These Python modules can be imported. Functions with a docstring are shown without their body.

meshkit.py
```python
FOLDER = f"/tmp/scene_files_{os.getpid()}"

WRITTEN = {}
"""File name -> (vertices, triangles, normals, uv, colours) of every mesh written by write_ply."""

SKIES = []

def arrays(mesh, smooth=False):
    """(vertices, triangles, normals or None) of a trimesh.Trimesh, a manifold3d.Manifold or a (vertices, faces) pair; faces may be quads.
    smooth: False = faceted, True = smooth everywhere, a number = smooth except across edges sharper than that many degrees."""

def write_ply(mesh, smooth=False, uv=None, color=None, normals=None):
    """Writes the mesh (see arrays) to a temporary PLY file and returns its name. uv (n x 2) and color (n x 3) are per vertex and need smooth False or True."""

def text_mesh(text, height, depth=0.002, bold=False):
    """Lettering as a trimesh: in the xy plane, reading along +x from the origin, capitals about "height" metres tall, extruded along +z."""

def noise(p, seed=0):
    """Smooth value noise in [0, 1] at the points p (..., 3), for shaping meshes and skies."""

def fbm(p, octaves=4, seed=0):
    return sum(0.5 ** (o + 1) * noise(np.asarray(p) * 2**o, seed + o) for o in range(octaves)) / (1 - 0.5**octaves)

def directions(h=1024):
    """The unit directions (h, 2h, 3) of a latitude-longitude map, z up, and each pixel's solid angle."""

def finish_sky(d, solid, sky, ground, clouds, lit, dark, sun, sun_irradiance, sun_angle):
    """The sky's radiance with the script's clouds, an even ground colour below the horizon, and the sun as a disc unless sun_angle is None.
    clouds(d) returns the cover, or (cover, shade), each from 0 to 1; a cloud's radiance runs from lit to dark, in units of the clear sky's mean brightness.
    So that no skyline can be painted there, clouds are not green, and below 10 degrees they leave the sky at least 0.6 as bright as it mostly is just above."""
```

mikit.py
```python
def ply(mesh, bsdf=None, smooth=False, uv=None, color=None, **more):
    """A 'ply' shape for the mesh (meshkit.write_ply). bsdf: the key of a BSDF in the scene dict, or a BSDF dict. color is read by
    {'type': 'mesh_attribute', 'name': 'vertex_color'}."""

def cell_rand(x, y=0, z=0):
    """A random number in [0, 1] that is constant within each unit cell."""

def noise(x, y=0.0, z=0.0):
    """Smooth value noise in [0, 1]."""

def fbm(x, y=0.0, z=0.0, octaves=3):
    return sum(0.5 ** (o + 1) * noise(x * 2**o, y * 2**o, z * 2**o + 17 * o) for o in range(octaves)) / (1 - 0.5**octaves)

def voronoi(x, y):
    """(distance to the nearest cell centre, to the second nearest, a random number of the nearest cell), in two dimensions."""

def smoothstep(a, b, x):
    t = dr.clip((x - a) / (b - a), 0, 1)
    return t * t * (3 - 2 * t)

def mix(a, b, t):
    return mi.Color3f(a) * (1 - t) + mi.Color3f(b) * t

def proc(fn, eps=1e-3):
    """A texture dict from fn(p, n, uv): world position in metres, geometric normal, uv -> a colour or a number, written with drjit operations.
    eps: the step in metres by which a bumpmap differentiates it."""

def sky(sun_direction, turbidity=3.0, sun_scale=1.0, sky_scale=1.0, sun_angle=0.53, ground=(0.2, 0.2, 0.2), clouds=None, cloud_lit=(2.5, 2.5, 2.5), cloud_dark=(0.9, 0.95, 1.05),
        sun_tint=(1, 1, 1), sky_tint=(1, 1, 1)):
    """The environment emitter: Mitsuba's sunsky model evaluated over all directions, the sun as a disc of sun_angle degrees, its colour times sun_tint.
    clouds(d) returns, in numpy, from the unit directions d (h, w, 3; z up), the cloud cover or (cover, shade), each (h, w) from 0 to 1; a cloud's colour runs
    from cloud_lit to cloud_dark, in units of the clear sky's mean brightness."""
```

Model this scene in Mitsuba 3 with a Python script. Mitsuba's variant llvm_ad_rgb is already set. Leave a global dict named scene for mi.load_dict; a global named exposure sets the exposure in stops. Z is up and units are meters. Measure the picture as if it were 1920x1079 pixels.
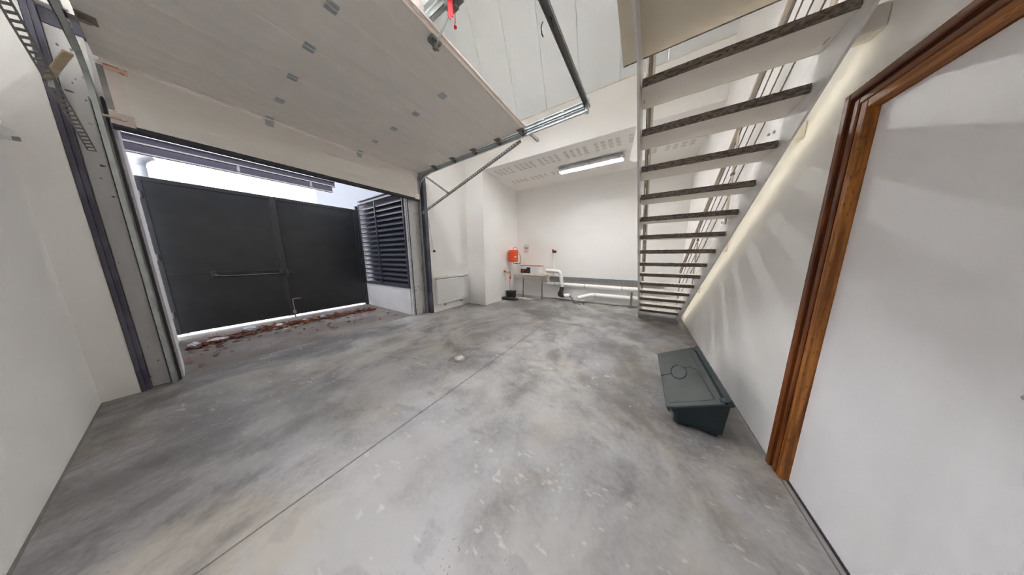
import math, random
import numpy as np, trimesh, manifold3d, drjit as dr, mitsuba as mi, mikit, meshkit
from shapely.geometry import Polygon, Point, box as sbox
from shapely import affinity
from mikit import noise, fbm, smoothstep, mix, proc
T = mi.ScalarTransform4f
random.seed(7); np.random.seed(7)
scene, labels = {'type': 'scene'}, {}

# ------------------------------------------------------------------ camera
CAM = (0.0, 0.0, 1.36)
FWD = (-0.52385, 0.83739, -0.15606); UP = (-0.0792, 0.13453, 0.98774)
scene['camera'] = {'type': 'perspective', 'fov': 2 * math.degrees(math.atan(960 / 381.92)), 'fov_axis': 'x',
                   'near_clip': 0.02, 'far_clip': 400.0,
                   'to_world': T().look_at(origin=list(CAM), target=[CAM[i] + FWD[i] for i in range(3)], up=list(UP))}
# ------------------------------------------------------------------ sky (bright overcast)
def cloud_cover(d):
    n = meshkit.fbm(d * 3.0, 4, 3)
    return 0.8 + 0.2 * n, 0.35 * n
SKY = 6.4
scene['sky'] = mikit.sky((0.75, 0.25, 0.6), turbidity=4.0, sun_scale=0.0, sky_scale=SKY, clouds=cloud_cover, cloud_lit=(2.6, 2.65, 2.75), cloud_dark=(2.0, 2.05, 2.15), ground=(0.25, 0.25, 0.25))
LAMP_MEZZ = 108.0          # radiance of the tube under the low ceiling
LAMP_PANEL = 32.0          # radiance of the panel lamp hung above the edge of the raised door
LAMP_HIGH = 205.0          # radiance of the tubes under the high ceiling
STRIP = 0.95                # light strip behind the stair stringer
exposure = 1.85

# ------------------------------------------------------------------ materials
def srgb(*c):
    c = [x / 255 for x in c]
    return [x / 12.92 if x <= 0.04045 else ((x + 0.055) / 1.055) ** 2.4 for x in c]
def tex(c): return {'type': 'rgb', 'value': list(c)} if not isinstance(c, dict) else c
def mat(name, color, rough=0.6, metal=0.0, spec=0.4, bump=None, bump_scale=1.0, **kw):
    b = {'type': 'principled', 'base_color': tex(color), 'roughness': rough if isinstance(rough, dict) else float(rough), 'metallic': float(metal), 'specular': float(spec), **kw}
    if bump is not None:
        b = {'type': 'bumpmap', 'arbitrary': bump, 'scale': float(bump_scale), 'bsdf': b}
    scene['m_' + name] = {'type': 'twosided', 'bsdf': b}
    return 'm_' + name

def paint_fn(base, dirt, amt):
    def f(p, n, uv):
        v = fbm(p.x * 1.3 + 3, p.y * 1.3, p.z * 1.3, 3)
        w = noise(p.x * 9, p.y * 9, p.z * 9)
        t = smoothstep(0.45, 0.85, v) * amt + smoothstep(0.82, 0.97, w) * amt * 0.35
        return mix(base, dirt, t)
    return f
W_CREAM = (0.875, 0.862, 0.838)
mat('wall', proc(paint_fn(W_CREAM, (0.80, 0.782, 0.75), 0.35)), 0.55, spec=0.25)
mat('ceiling', (0.875, 0.862, 0.83), 0.8, spec=0.1)
mat('upper_panel', (0.69, 0.71, 0.72), 0.5, spec=0.3)
mat('leaf', proc(paint_fn((0.885, 0.885, 0.90), (0.84, 0.838, 0.838), 0.4)), 0.42, spec=0.4)

def concrete(p, n, uv):
    x, y = p.x, p.y
    wx = fbm(x * 0.8, y * 0.8, 5.0, 3); wy = fbm(x * 0.8 + 9, y * 0.8 + 4, 2.0, 3)
    big = fbm(x * 0.9 + 2.1 * wx, y * 0.9 + 2.1 * wy, 0.0, 5)
    mid = fbm(x * 3.0 + 2.5 * wy, y * 3.0 + 2 * wx, 3.0, 6)
    swirl = fbm(x * 9 + 8 * wx, y * 4.2 + 8 * wy, 7.0, 5)
    fine = fbm(x * 55, y * 55, 1.0, 3)
    t = 0.48 * big + 0.40 * mid + 0.20 * swirl + 0.10 * fine - 0.10
    t = smoothstep(0.26, 0.74, t)
    c = mix((0.132, 0.126, 0.124), (0.375, 0.365, 0.356), t)
    warm = smoothstep(0.5, 0.75, fbm(x * 2.2 + 20, y * 2.2 + 2 * wx, 11.0, 5))
    c = mix(c, c * mi.Color3f(1.0, 0.925, 0.82), warm * 0.75)
    cool = smoothstep(0.5, 0.75, fbm(x * 2.0 + 50, y * 2.0 + 2 * wy, 13.0, 4))
    c = mix(c, c * mi.Color3f(0.955, 0.965, 1.05), cool * 0.45)
    # dark smudges and small light scuffs
    sm = smoothstep(0.66, 0.78, fbm(x * 5 + 2 * wx, y * 9 + 2 * wy, 23.0, 4))
    c = mix(c, c * 0.68, sm * 0.45)
    sc = smoothstep(0.72, 0.80, fbm(x * 16 + 3 * wx, y * 30 + 3 * wy, 21.0, 4)) * smoothstep(0.45, 0.65, noise(x * 1.3, y * 1.3, 31.0))
    c = mix(c, (0.60, 0.58, 0.55), sc * 0.35)
    sp = smoothstep(0.90, 0.95, noise(x * 95, y * 95, 2.0)) * smoothstep(0.6, 0.8, noise(x * 2.2, y * 2.2, 8.0))
    return mix(c, (0.12, 0.11, 0.10), sp * 0.5)
mat('concrete', proc(concrete), proc(lambda p, n, uv: 0.34 + 0.22 * fbm(p.x * 2.6, p.y * 2.6, 3.0, 3)), spec=0.45)
def asphalt(p, n, uv):
    t = fbm(p.x * 2, p.y * 2, 1.0, 4); g = fbm(p.x * 60, p.y * 60, 4.0, 2)
    return mix((0.125, 0.108, 0.10), (0.215, 0.195, 0.185), smoothstep(0.3, 0.7, t * 0.75 + g * 0.25))
mat('yard', proc(asphalt), 0.75, spec=0.3)
def speckle(p, n, uv):
    c = mix((0.60, 0.59, 0.595), (0.70, 0.685, 0.675), fbm(p.x * 4, p.y * 4, p.z * 3, 3))
    s = smoothstep(0.82, 0.88, noise(p.x * 60, p.y * 60, p.z * 26)) * smoothstep(0.35, 0.6, noise(p.x * 5, p.y * 5, p.z * 5))
    d = smoothstep(0.6, 0.85, fbm(p.x * 9, p.y * 9, p.z * 1.5, 3))
    return mix(mix(c, (0.34, 0.32, 0.29), d * 0.5), (0.06, 0.055, 0.05), s * 0.9)
mat('jamb', proc(speckle), 0.7, spec=0.2)
mat('white_masonry', proc(paint_fn((0.74, 0.73, 0.74), (0.56, 0.55, 0.56), 0.6)), 0.75, spec=0.2)
mat('navy', proc(lambda p, n, uv: mix((0.050, 0.047, 0.072), (0.10, 0.098, 0.13), smoothstep(0.4, 0.75, fbm(p.x * 6, p.y * 6, p.z * 3, 3)))), 0.5, spec=0.4)
mat('navy_beam', (0.11, 0.10, 0.14), 0.45, spec=0.4)
mat('galv', proc(lambda p, n, uv: mix((0.36, 0.39, 0.39), (0.58, 0.61, 0.60), fbm(p.x * 14, p.y * 14, p.z * 14, 3))), 0.52, metal=0.7)
mat('hinge', (0.42, 0.44, 0.45), 0.4, metal=0.5)
mat('dark_galv', (0.20, 0.205, 0.20), 0.42, metal=0.7)
mat('brace_steel', proc(lambda p, n, uv: mix((0.18, 0.175, 0.17), (0.32, 0.315, 0.31), fbm(p.x * 12, p.y * 12, p.z * 12, 3))), 0.5, metal=0.5)
mat('rust', proc(lambda p, n, uv: mix((0.15, 0.125, 0.11), (0.30, 0.26, 0.235), fbm(p.x * 18, p.y * 18, p.z * 18, 3))), 0.6, metal=0.3)
mat('pink_galv', (0.50, 0.42, 0.39), 0.45, metal=0.5)
def grain(p, n, uv):
    return mix((0.68, 0.645, 0.60), (0.74, 0.705, 0.66), fbm(p.x * 22, p.y * 1.2, p.z * 22, 3))
mat('door_panel', proc(grain), 0.5, spec=0.35)
mat('door_seam', (0.80, 0.74, 0.65), 0.5)
mat('door_edge', (0.70, 0.63, 0.58), 0.55)
mat('rubber', (0.03, 0.027, 0.035), 0.6)
mat('gate', proc(lambda p, n, uv: mix((0.013, 0.0145, 0.017), (0.024, 0.026, 0.029), fbm(p.x * 5, p.y * 5, p.z * 5, 3))), 0.36, spec=0.6)
mat('gate_metal', (0.06, 0.057, 0.058), 0.4, metal=0.4)
mat('bolt_metal', (0.36, 0.31, 0.27), 0.4, metal=0.6)
mat('louvre', (0.050, 0.055, 0.075), 0.36, spec=0.55)
mat('landing', (0.67, 0.60, 0.475), 0.5, spec=0.3)
mat('stair_white', (0.69, 0.65, 0.585), 0.5, spec=0.35)
mat('stringer', (0.68, 0.665, 0.65), 0.45, spec=0.4)
def tread_edge(p, n, uv):
    t = fbm(p.x * 70, p.y * 70, p.z * 90, 3)
    return mix((0.085, 0.070, 0.060), (0.23, 0.195, 0.165), smoothstep(0.30, 0.72, t))
mat('tread_edge', proc(tread_edge), 0.45, metal=0.25)
mat('bead', (0.86, 0.83, 0.76), 0.35, spec=0.6)
mat('handrail', (0.46, 0.40, 0.325), 0.4, metal=0.2)
mat('cable', (0.13, 0.115, 0.10), 0.45, metal=0.5)
def wood(p, n, uv):
    a = fbm(p.y * 60 + p.x * 60, p.z * 3.5 + p.y * 3, 2.0, 4)
    b = fbm(p.y * 220 + p.x * 220, p.z * 40, 5.0, 2)
    c = mix((0.17, 0.056, 0.011), (0.40, 0.155, 0.036), smoothstep(0.25, 0.75, a))
    return mix(c, (0.10, 0.028, 0.008), smoothstep(0.62, 0.85, b) * 0.6)
mat('wood', proc(wood), 0.45, spec=0.3)
def wood_h(p, n, uv):
    a = fbm(p.z * 60 + p.x * 60, p.y * 3.5 + p.z * 3, 2.0, 4)
    b = fbm(p.z * 220 + p.x * 220, p.y * 40, 5.0, 2)
    c = mix((0.17, 0.056, 0.011), (0.40, 0.155, 0.036), smoothstep(0.25, 0.75, a))
    return mix(c, (0.10, 0.028, 0.008), smoothstep(0.62, 0.85, b) * 0.6)
mat('wood_head', proc(wood_h), 0.45, spec=0.3)
def wood_d(p, n, uv):
    a = fbm(p.y * 60 + p.x * 60, p.z * 3.5 + p.y * 3, 2.0, 4)
    return mix((0.075, 0.018, 0.005), (0.20, 0.058, 0.013), smoothstep(0.25, 0.75, a))
mat('wood_dark', proc(wood_d), 0.38, spec=0.35)
def wood_dh(p, n, uv):
    a = fbm(p.z * 60 + p.x * 60, p.y * 3.5 + p.z * 3, 2.0, 4)
    return mix((0.075, 0.018, 0.005), (0.20, 0.058, 0.013), smoothstep(0.25, 0.75, a))
mat('wood_dark_head', proc(wood_dh), 0.38, spec=0.35)
mat('wood_groove', (0.055, 0.016, 0.006), 0.4)
mat('old_wood', proc(lambda p, n, uv: mix((0.36, 0.28, 0.18), (0.54, 0.44, 0.30), fbm(p.x * 30, p.y * 30, p.z * 8, 3))), 0.7)
mat('bin', proc(lambda p, n, uv: mix((0.004, 0.012, 0.016), (0.008, 0.021, 0.026), fbm(p.x * 12, p.y * 12, p.z * 12, 3))), 0.34, spec=0.55)
mat('bin_lid', proc(lambda p, n, uv: mix((0.022, 0.032, 0.031), (0.036, 0.047, 0.045), fbm(p.x * 9, p.y * 9, p.z * 9, 4))), 0.42, spec=0.6)
mat('white_plastic', (0.78, 0.77, 0.75), 0.35, spec=0.5)
mat('heater', (0.78, 0.775, 0.77), 0.4, spec=0.4)
mat('slot_dark', (0.16, 0.15, 0.14), 0.6)
mat('pipe_white', (0.84, 0.83, 0.81), 0.4, spec=0.45)
mat('pipe_grey', (0.34, 0.36, 0.39), 0.45)
mat('black', (0.018, 0.018, 0.02), 0.45)
mat('tray', (0.27, 0.285, 0.30), 0.45, metal=0.5)
mat('vessel', (0.72, 0.075, 0.012), 0.32, spec=0.5)
mat('red', (0.62, 0.008, 0.010), 0.38, spec=0.5)
mat('copper', (0.45, 0.20, 0.11), 0.4, metal=0.7)
mat('beige_board', (0.56, 0.51, 0.43), 0.65)
mat('perforation', (0.55, 0.525, 0.475), 0.9, spec=0.0)
mat('leaf_brown', (0.12, 0.042, 0.026), 0.7)
mat('leaf_red', (0.20, 0.058, 0.030), 0.7)
mat('leaf_yellow', (0.36, 0.20, 0.06), 0.7)
mat('plastic_scrap', (0.42, 0.46, 0.51), 0.35, spec=0.6)
mat('paper_scrap', (0.70, 0.68, 0.65), 0.7)
mat('sticker', proc(lambda p, n, uv: mix((0.66, 0.50, 0.42), (0.55, 0.20, 0.12), smoothstep(0.56, 0.62, noise(p.y * 45, p.z * 60, 1.0)))), 0.5)
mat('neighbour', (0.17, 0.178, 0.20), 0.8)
mat('facade', (0.82, 0.81, 0.79), 0.8)
mat('window_glass', (0.42, 0.46, 0.50), 0.1, spec=0.7)
mat('roof', (0.30, 0.27, 0.25), 0.8)
mat('lamp_white', (0.78, 0.78, 0.77), 0.4)
mat('louvre_alu', (0.28, 0.28, 0.28), 0.5)
mat('glass_off', (0.75, 0.77, 0.78), 0.15, spec=0.6)

# ------------------------------------------------------------------ helpers
def cbox(x0, x1, y0, y1, z0, z1, c=0.0):
    """box, its edges cut by c"""
    lo, hi = np.array([x0, y0, z0], float), np.array([x1, y1, z1], float)
    if c <= 0:
        m = trimesh.creation.box(extents=hi - lo); m.apply_translation((lo + hi) / 2); return m
    c = min(c, 0.45 * float((hi - lo).min()))
    p = []
    for i in (0, 1):
        for j in (0, 1):
            for k in (0, 1):
                s = np.array([i, j, k]); v = np.where(s, hi, lo); d = np.where(s, -c, c)
                for a in range(3):
                    q = v + d; q[a] = v[a]; p.append(q)
    return trimesh.convex.convex_hull(np.array(p))
def cat(*ms):
    ms = [m for a in ms for m in (a if isinstance(a, list) else [a])]
    return trimesh.util.concatenate(ms)
def extr(poly, h):
    gs = getattr(poly, 'geoms', [poly])
    return trimesh.util.concatenate([trimesh.creation.extrude_polygon(g, h, engine='earcut') for g in gs])
def frame(mesh, o, ax, ay, az):
    m = mesh.copy(); M = np.eye(4); M[:3, 0], M[:3, 1], M[:3, 2], M[:3, 3] = ax, ay, az, o
    m.apply_transform(M); return m
def wall_poly(poly, axis, a, b):
    """2D polygon -> slab: axis 'x': poly in (y,z), from x=a to b; axis 'y': poly in (x,z), from y=a to b"""
    m = extr(poly, b - a)
    if axis == 'x': return frame(m, (a, 0, 0), (0, 1, 0), (0, 0, 1), (1, 0, 0))
    if axis == 'z': return frame(m, (0, 0, a), (1, 0, 0), (0, 1, 0), (0, 0, 1))
    return frame(m, (0, b, 0), (1, 0, 0), (0, 0, 1), (0, -1, 0))
def nrm(v): v = np.asarray(v, float); return v / np.linalg.norm(v)
def bar(a, b, w, h, up=(0, 0, 1), c=0.0):
    """box from a to b, w along side, h along up"""
    a, b = np.array(a, float), np.array(b, float); x = nrm(b - a); L = np.linalg.norm(b - a)
    y = np.cross(up, x); y = nrm(y); z = np.cross(x, y)
    return frame(cbox(0, L, -w / 2, w / 2, -h / 2, h / 2, c), a, x, y, z)
def tube(pts, r, n=10, cap=True):
    p = np.array(pts, float); t = np.gradient(p, axis=0); t /= np.linalg.norm(t, axis=1, keepdims=True)
    ref = np.array([0, 0, 1.0]) if abs(t[0, 2]) < 0.9 else np.array([1.0, 0, 0])
    u = nrm(np.cross(t[0], ref)); rr = np.broadcast_to(r, (len(p),)); V = []
    for i in range(len(p)):
        u = nrm(u - t[i] * (u @ t[i])); w = np.cross(t[i], u)
        a = np.arange(n) * 2 * math.pi / n
        V.append(p[i] + rr[i] * (np.cos(a)[:, None] * u + np.sin(a)[:, None] * w))
    V = np.vstack(V); F = []
    for i in range(len(p) - 1):
        for j in range(n):
            k = (j + 1) % n; a, b, c, d = i * n + j, i * n + k, (i + 1) * n + k, (i + 1) * n + j
            F += [[a, b, c], [a, c, d]]
    if cap:
        V = np.vstack([V, p[0], p[-1]]); m = len(V)
        for j in range(n):
            k = (j + 1) % n; F += [[m - 2, k, j], [m - 1, (len(p) - 1) * n + j, (len(p) - 1) * n + k]]
    return trimesh.Trimesh(V, F, process=False)
def fillet(pts, r, n=6):
    """polyline with its corners rounded by radius r"""
    p = [np.array(q, float) for q in pts]; out = [p[0]]
    for a, b, c in zip(p, p[1:], p[2:]):
        d1, d2 = nrm(a - b), nrm(c - b); k = min(r, 0.48 * np.linalg.norm(a - b), 0.48 * np.linalg.norm(c - b))
        s, e = b + d1 * k, b + d2 * k
        for t in np.linspace(0, 1, n + 1): out.append((1 - t) ** 2 * s + 2 * t * (1 - t) * b + t * t * e)
    out.append(p[-1]); return np.array(out)
def spline(pts, n=24):
    from scipy.interpolate import CubicSpline
    p = np.array(pts, float); s = np.concatenate([[0], np.cumsum(np.linalg.norm(np.diff(p, axis=0), axis=1))])
    return CubicSpline(s, p)(np.linspace(0, s[-1], n))
def lathe(prof, n=24, o=(0, 0, 0), axis='z'):
    m = trimesh.creation.revolve(np.array(prof, float), sections=n)
    if axis == 'x': m.apply_transform(trimesh.transformations.rotation_matrix(math.pi / 2, [0, 1, 0]))
    if axis == 'y': m.apply_transform(trimesh.transformations.rotation_matrix(-math.pi / 2, [1, 0, 0]))
    m.apply_translation(o); return m
def cyl(a, b, r, n=14): return tube([a, b], r, n)
def sweep_xz(profile, path, y0):
    """closed 2D profile (n, y) along a path of (x, z) in the plane y = y0; n is to the left of the way"""
    pr = np.array(profile, float); P = np.array(path, float); t = np.gradient(P, axis=0); t /= np.linalg.norm(t, axis=1, keepdims=True)
    nn = np.stack([-t[:, 1], t[:, 0]], 1); V = []
    for p, q in zip(P, nn):
        for u, v in pr: V.append((p[0] + q[0] * u, y0 + v, p[1] + q[1] * u))
    k = len(pr); F = []
    for i in range(len(P) - 1):
        for j in range(k):
            a, b, c, d = i * k + j, i * k + (j + 1) % k, (i + 1) * k + (j + 1) % k, (i + 1) * k + j
            F += [[a, b, c], [a, c, d]]
    _, cf = trimesh.creation.triangulate_polygon(Polygon(pr), engine='earcut')
    cf = cf % k
    F += [list(f) for f in cf] + [[x + (len(P) - 1) * k for x in f[::-1]] for f in cf]
    m = trimesh.Trimesh(V, F, process=True); m.fix_normals(); return m
_used = {}
def key_for(name):
    if name not in scene and name not in labels and name not in _used: _used[name] = 0; return name
    _used[name] = _used.get(name, 0) + 1
    while f'{name}_{_used[name]:03d}' in scene or f'{name}_{_used[name]:03d}' in labels: _used[name] += 1
    return f'{name}_{_used[name]:03d}'
def tag(k, label=None, cat_=None, group=None, kind=None):
    d = labels.setdefault(k, {})
    for a, b in (('label', label), ('category', cat_), ('group', group), ('kind', kind)):
        if b: d[a] = b
    return k
def thing(name, label, cat_, group=None):
    return tag(key_for(name), label, cat_, group)
def add(name, mesh, m, parent=None, smooth=False, label=None, **more):
    k = key_for(f'{parent}__{name}' if parent else name)
    scene[k] = mikit.ply(mesh, 'm_' + m, smooth, **more)
    if label: tag(k, label)
    return k
def one(name, mesh, m, label, cat_, group=None, smooth=False, **more):
    return tag(add(name, mesh, m, None, smooth, **more), label, cat_, group)
def struct(name, mesh, m, label=None, smooth=False):
    return tag(add(name, mesh, m, None, smooth), label, None, None, 'structure')
def empty_struct(name, label=None):
    return tag(key_for(name), label, None, None, 'structure')
def perforated(a, b, w, flange, up, slot=(0.030, 0.5), pitch=0.046, thick=0.003, skew=0.0):
    """perforated angle: slotted leaf of width w (in the plane of ab and up) and a plain flange square to it"""
    a, b = np.array(a, float), np.array(b, float); x = nrm(b - a); L = float(np.linalg.norm(b - a))
    z = nrm(np.cross(x, up)); y = np.cross(z, x)
    plate = sbox(0, -w / 2, L, w / 2); n = int((L - 0.03) / pitch); h = slot[1] * w / 2; q = slot[0] / 2
    holes = [Polygon([(c - q - skew, -h), (c + q - skew, -h), (c + q + skew, h), (c - q + skew, h)]) for c in (0.03 + pitch * np.arange(n))]
    for hh in holes: plate = plate.difference(hh)
    m = frame(extr(plate, thick), a, x, y, z)
    if flange: m = cat(m, frame(cbox(0, L, -w / 2, -w / 2 + thick, -flange if flange > 0 else 0, 0 if flange > 0 else -flange), a, x, y, z))
    return m

# ================================================================== SETTING
RX, LY, GX, GX2, BY = 0.84, -0.59, -4.20, -4.12, 6.15       # right, near left, garage (two stretches), back
ZC, ZL, YB, ZB = 6.50, 3.46, 4.25, 4.226                     # high ceiling, low ceiling, fascia plane, fascia top
# floor: poured bays with open joints
fl = empty_struct('floor', 'grey mottled power-floated concrete floor')
xs, ys = [-4.36, -1.53, 1.2], [-0.9, 3.93, 6.6]
g = 0.004
for i in range(2):
    for j in range(2):
        add('slab', cbox(xs[i] + g, xs[i + 1] - g, ys[j] + g, ys[j + 1] - g, -0.12, 0, 0.003), 'concrete', fl)
add('edge_joint', cat(cbox(-4.2, 0.838, LY if False else -0.589, -0.578, -0.01, 0.0012), cbox(0.832, 0.8395, -0.57, 5.9, -0.01, 0.0012), cbox(-4.199, -4.19, -0.58, -0.41, -0.01, 0.0012)), 'slot_dark', fl)
add('joint_filler', cat(cbox(-4.36, 1.2, 3.92, 3.94, -0.10, -0.006), cbox(-1.54, -1.52, -0.9, 6.6, -0.10, -0.006)), 'slot_dark', fl)
# near left wall
struct('wall_left', cbox(-4.7, RX + 0.2, LY - 0.2, LY, -0.1, 6.9), 'wall')
# garage-door wall: masonry with the opening, and its plastered faces on both sides
OPY0, OPY1, OPZ = -0.17, 2.68, 2.78
def opening(y1):
    return Polygon([(LY, -0.1), (OPY0, -0.1), (OPY0, OPZ), (y1, OPZ), (y1, -0.1), (YB + 0.4, -0.1), (YB + 0.4, 6.9), (LY, 6.9)])
struct('wall_garage', cat(wall_poly(opening(OPY1), 'x', -4.42, -4.36), wall_poly(opening(2.82), 'x', -4.76, -4.42)), 'white_masonry')
wf = cat(wall_poly(Polygon([(LY, 0), (-0.405, 0), (-0.405, 3.37), (3.045, 3.37), (3.045, 6.9), (LY, 6.9)]), 'x', -4.36, GX),
         cbox(-4.36, GX2, 3.043, YB + 0.2, 0, 6.9))
struct('wall_plaster', wf, 'wall')
tr = empty_struct('trim_1', 'speckled off-white jamb lining of the garage opening')
add('jamb_board', cbox(-4.36, -4.272, -0.350, OPY0 - 0.03, 0, 3.25, 0.003), 'jamb', tr)
add('jamb_board', cbox(-4.36, -4.315, OPY1 + 0.012, 2.96, 0, 3.25, 0.004), 'jamb', tr)
add('head_board', cbox(-4.36, -4.315, -0.315, 2.96, OPZ + 0.02, 3.25, 0.004), 'jamb', tr)
add('seal_strip', cbox(-4.36, -4.262, OPY0 - 0.03, OPY0 - 0.016, 0, 2.8), 'rubber', tr)
add('seal_strip', cbox(-4.36, -4.305, OPY1 + 0.012, OPY1 + 0.024, 0, 2.8), 'rubber', tr)
# pilaster / recess wall, back wall, right wall
struct('wall_recess', cat(cbox(-4.4, -3.52, YB, 5.02, 0, ZB), cbox(-4.4, -3.63, 5.02, BY + 0.2, 0, ZB)), 'wall')
struct('wall_back', cbox(-4.4, RX + 0.2, BY, BY + 0.2, -0.1, ZB), 'wall')
DY1, DY0, DZ = 1.795, 0.80, 2.062
struct('wall_right', wall_poly(Polygon([(LY - 0.2, -0.1), (DY0, -0.1), (DY0, DZ), (DY1, DZ), (DY1, -0.1), (BY + 0.2, -0.1), (BY + 0.2, 6.9), (LY - 0.2, 6.9)]), 'x', RX, RX + 0.2), 'wall')
# mezzanine: slab with its fascia, perforated plasterboard under it
struct('wall_fascia', cbox(-3.52, RX, YB, YB + 0.16, ZL, ZB), 'wall')
add('corner_trim', frame(extr(Polygon([(-0.29, 2.94), (-0.225, 2.90), (-0.05, 2.89), (-0.05, 3.46), (-0.225, 3.46)]), 0.02), (0, YB - 0.005, 0), (1, 0, 0), (0, 0, 1), (0, -1, 0)), 'wall', 'wall_fascia')
struct('wall_mezzanine_slab', cbox(-4.4, RX, YB + 0.16, BY + 0.2, ZL + 0.05, ZB - 0.02), 'ceiling')
cl = struct('ceiling_mezzanine', cbox(-3.63, RX, YB + 0.16, BY, ZL, ZL + 0.05), 'ceiling')
perf = []
def slot_group(x0, y0, nx, ny):
    for i in range(nx):
        for j in range(ny):
            for k in range(6):
                xx = x0 + i * 0.128 + k * 0.0125; yy = y0 + j * 0.125
                perf.append((xx, yy))
for gx in range(7):
    for rows, y0 in ((3, 4.50), (2, 5.34)):
        slot_group(-3.32 + gx * 0.595, y0, 4, rows)
sl = cbox(-0.0032, 0.0032, -0.045, 0.045, ZL - 0.002, ZL + 0.002)
pv = np.vstack([sl.vertices + [x, y, 0] for x, y in perf]); pf = np.vstack([sl.faces + 8 * i for i in range(len(perf))])
tag(add('perforation', trimesh.Trimesh(pv, pf, process=False), 'perforation', cl), 'rows of narrow acoustic slots', kind='stuff')
# leaning upper wall of wide sandwich panels
ang = math.radians(115); D = np.array([0, math.cos(ang), math.sin(ang)]); N = np.array([0, -math.sin(ang), math.cos(ang)])
up = empty_struct('wall_upper', 'white sandwich-panel upper wall leaning over the mezzanine edge')
seams = [-4.41, -3.765, -3.12, -2.475, -1.82, -1.172, -0.53, 0.115, RX + 0.02]
for a, b in zip(seams, seams[1:]):
    add('panel', frame(cbox(a + 0.0015, b - 0.0015, 0, 2.62, -0.08, 0, 0.0025), (0, YB, ZB), (1, 0, 0), D, N), 'upper_panel', up)
add('bottom_trim', cbox(-4.2, RX, YB - 0.006, YB + 0.06, ZB - 0.012, ZB + 0.008, 0.002), 'stair_white', up)
struct('ceiling', cbox(-4.76, RX + 0.2, LY - 0.2, 4.0, ZC, ZC + 0.15), 'ceiling')

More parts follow.
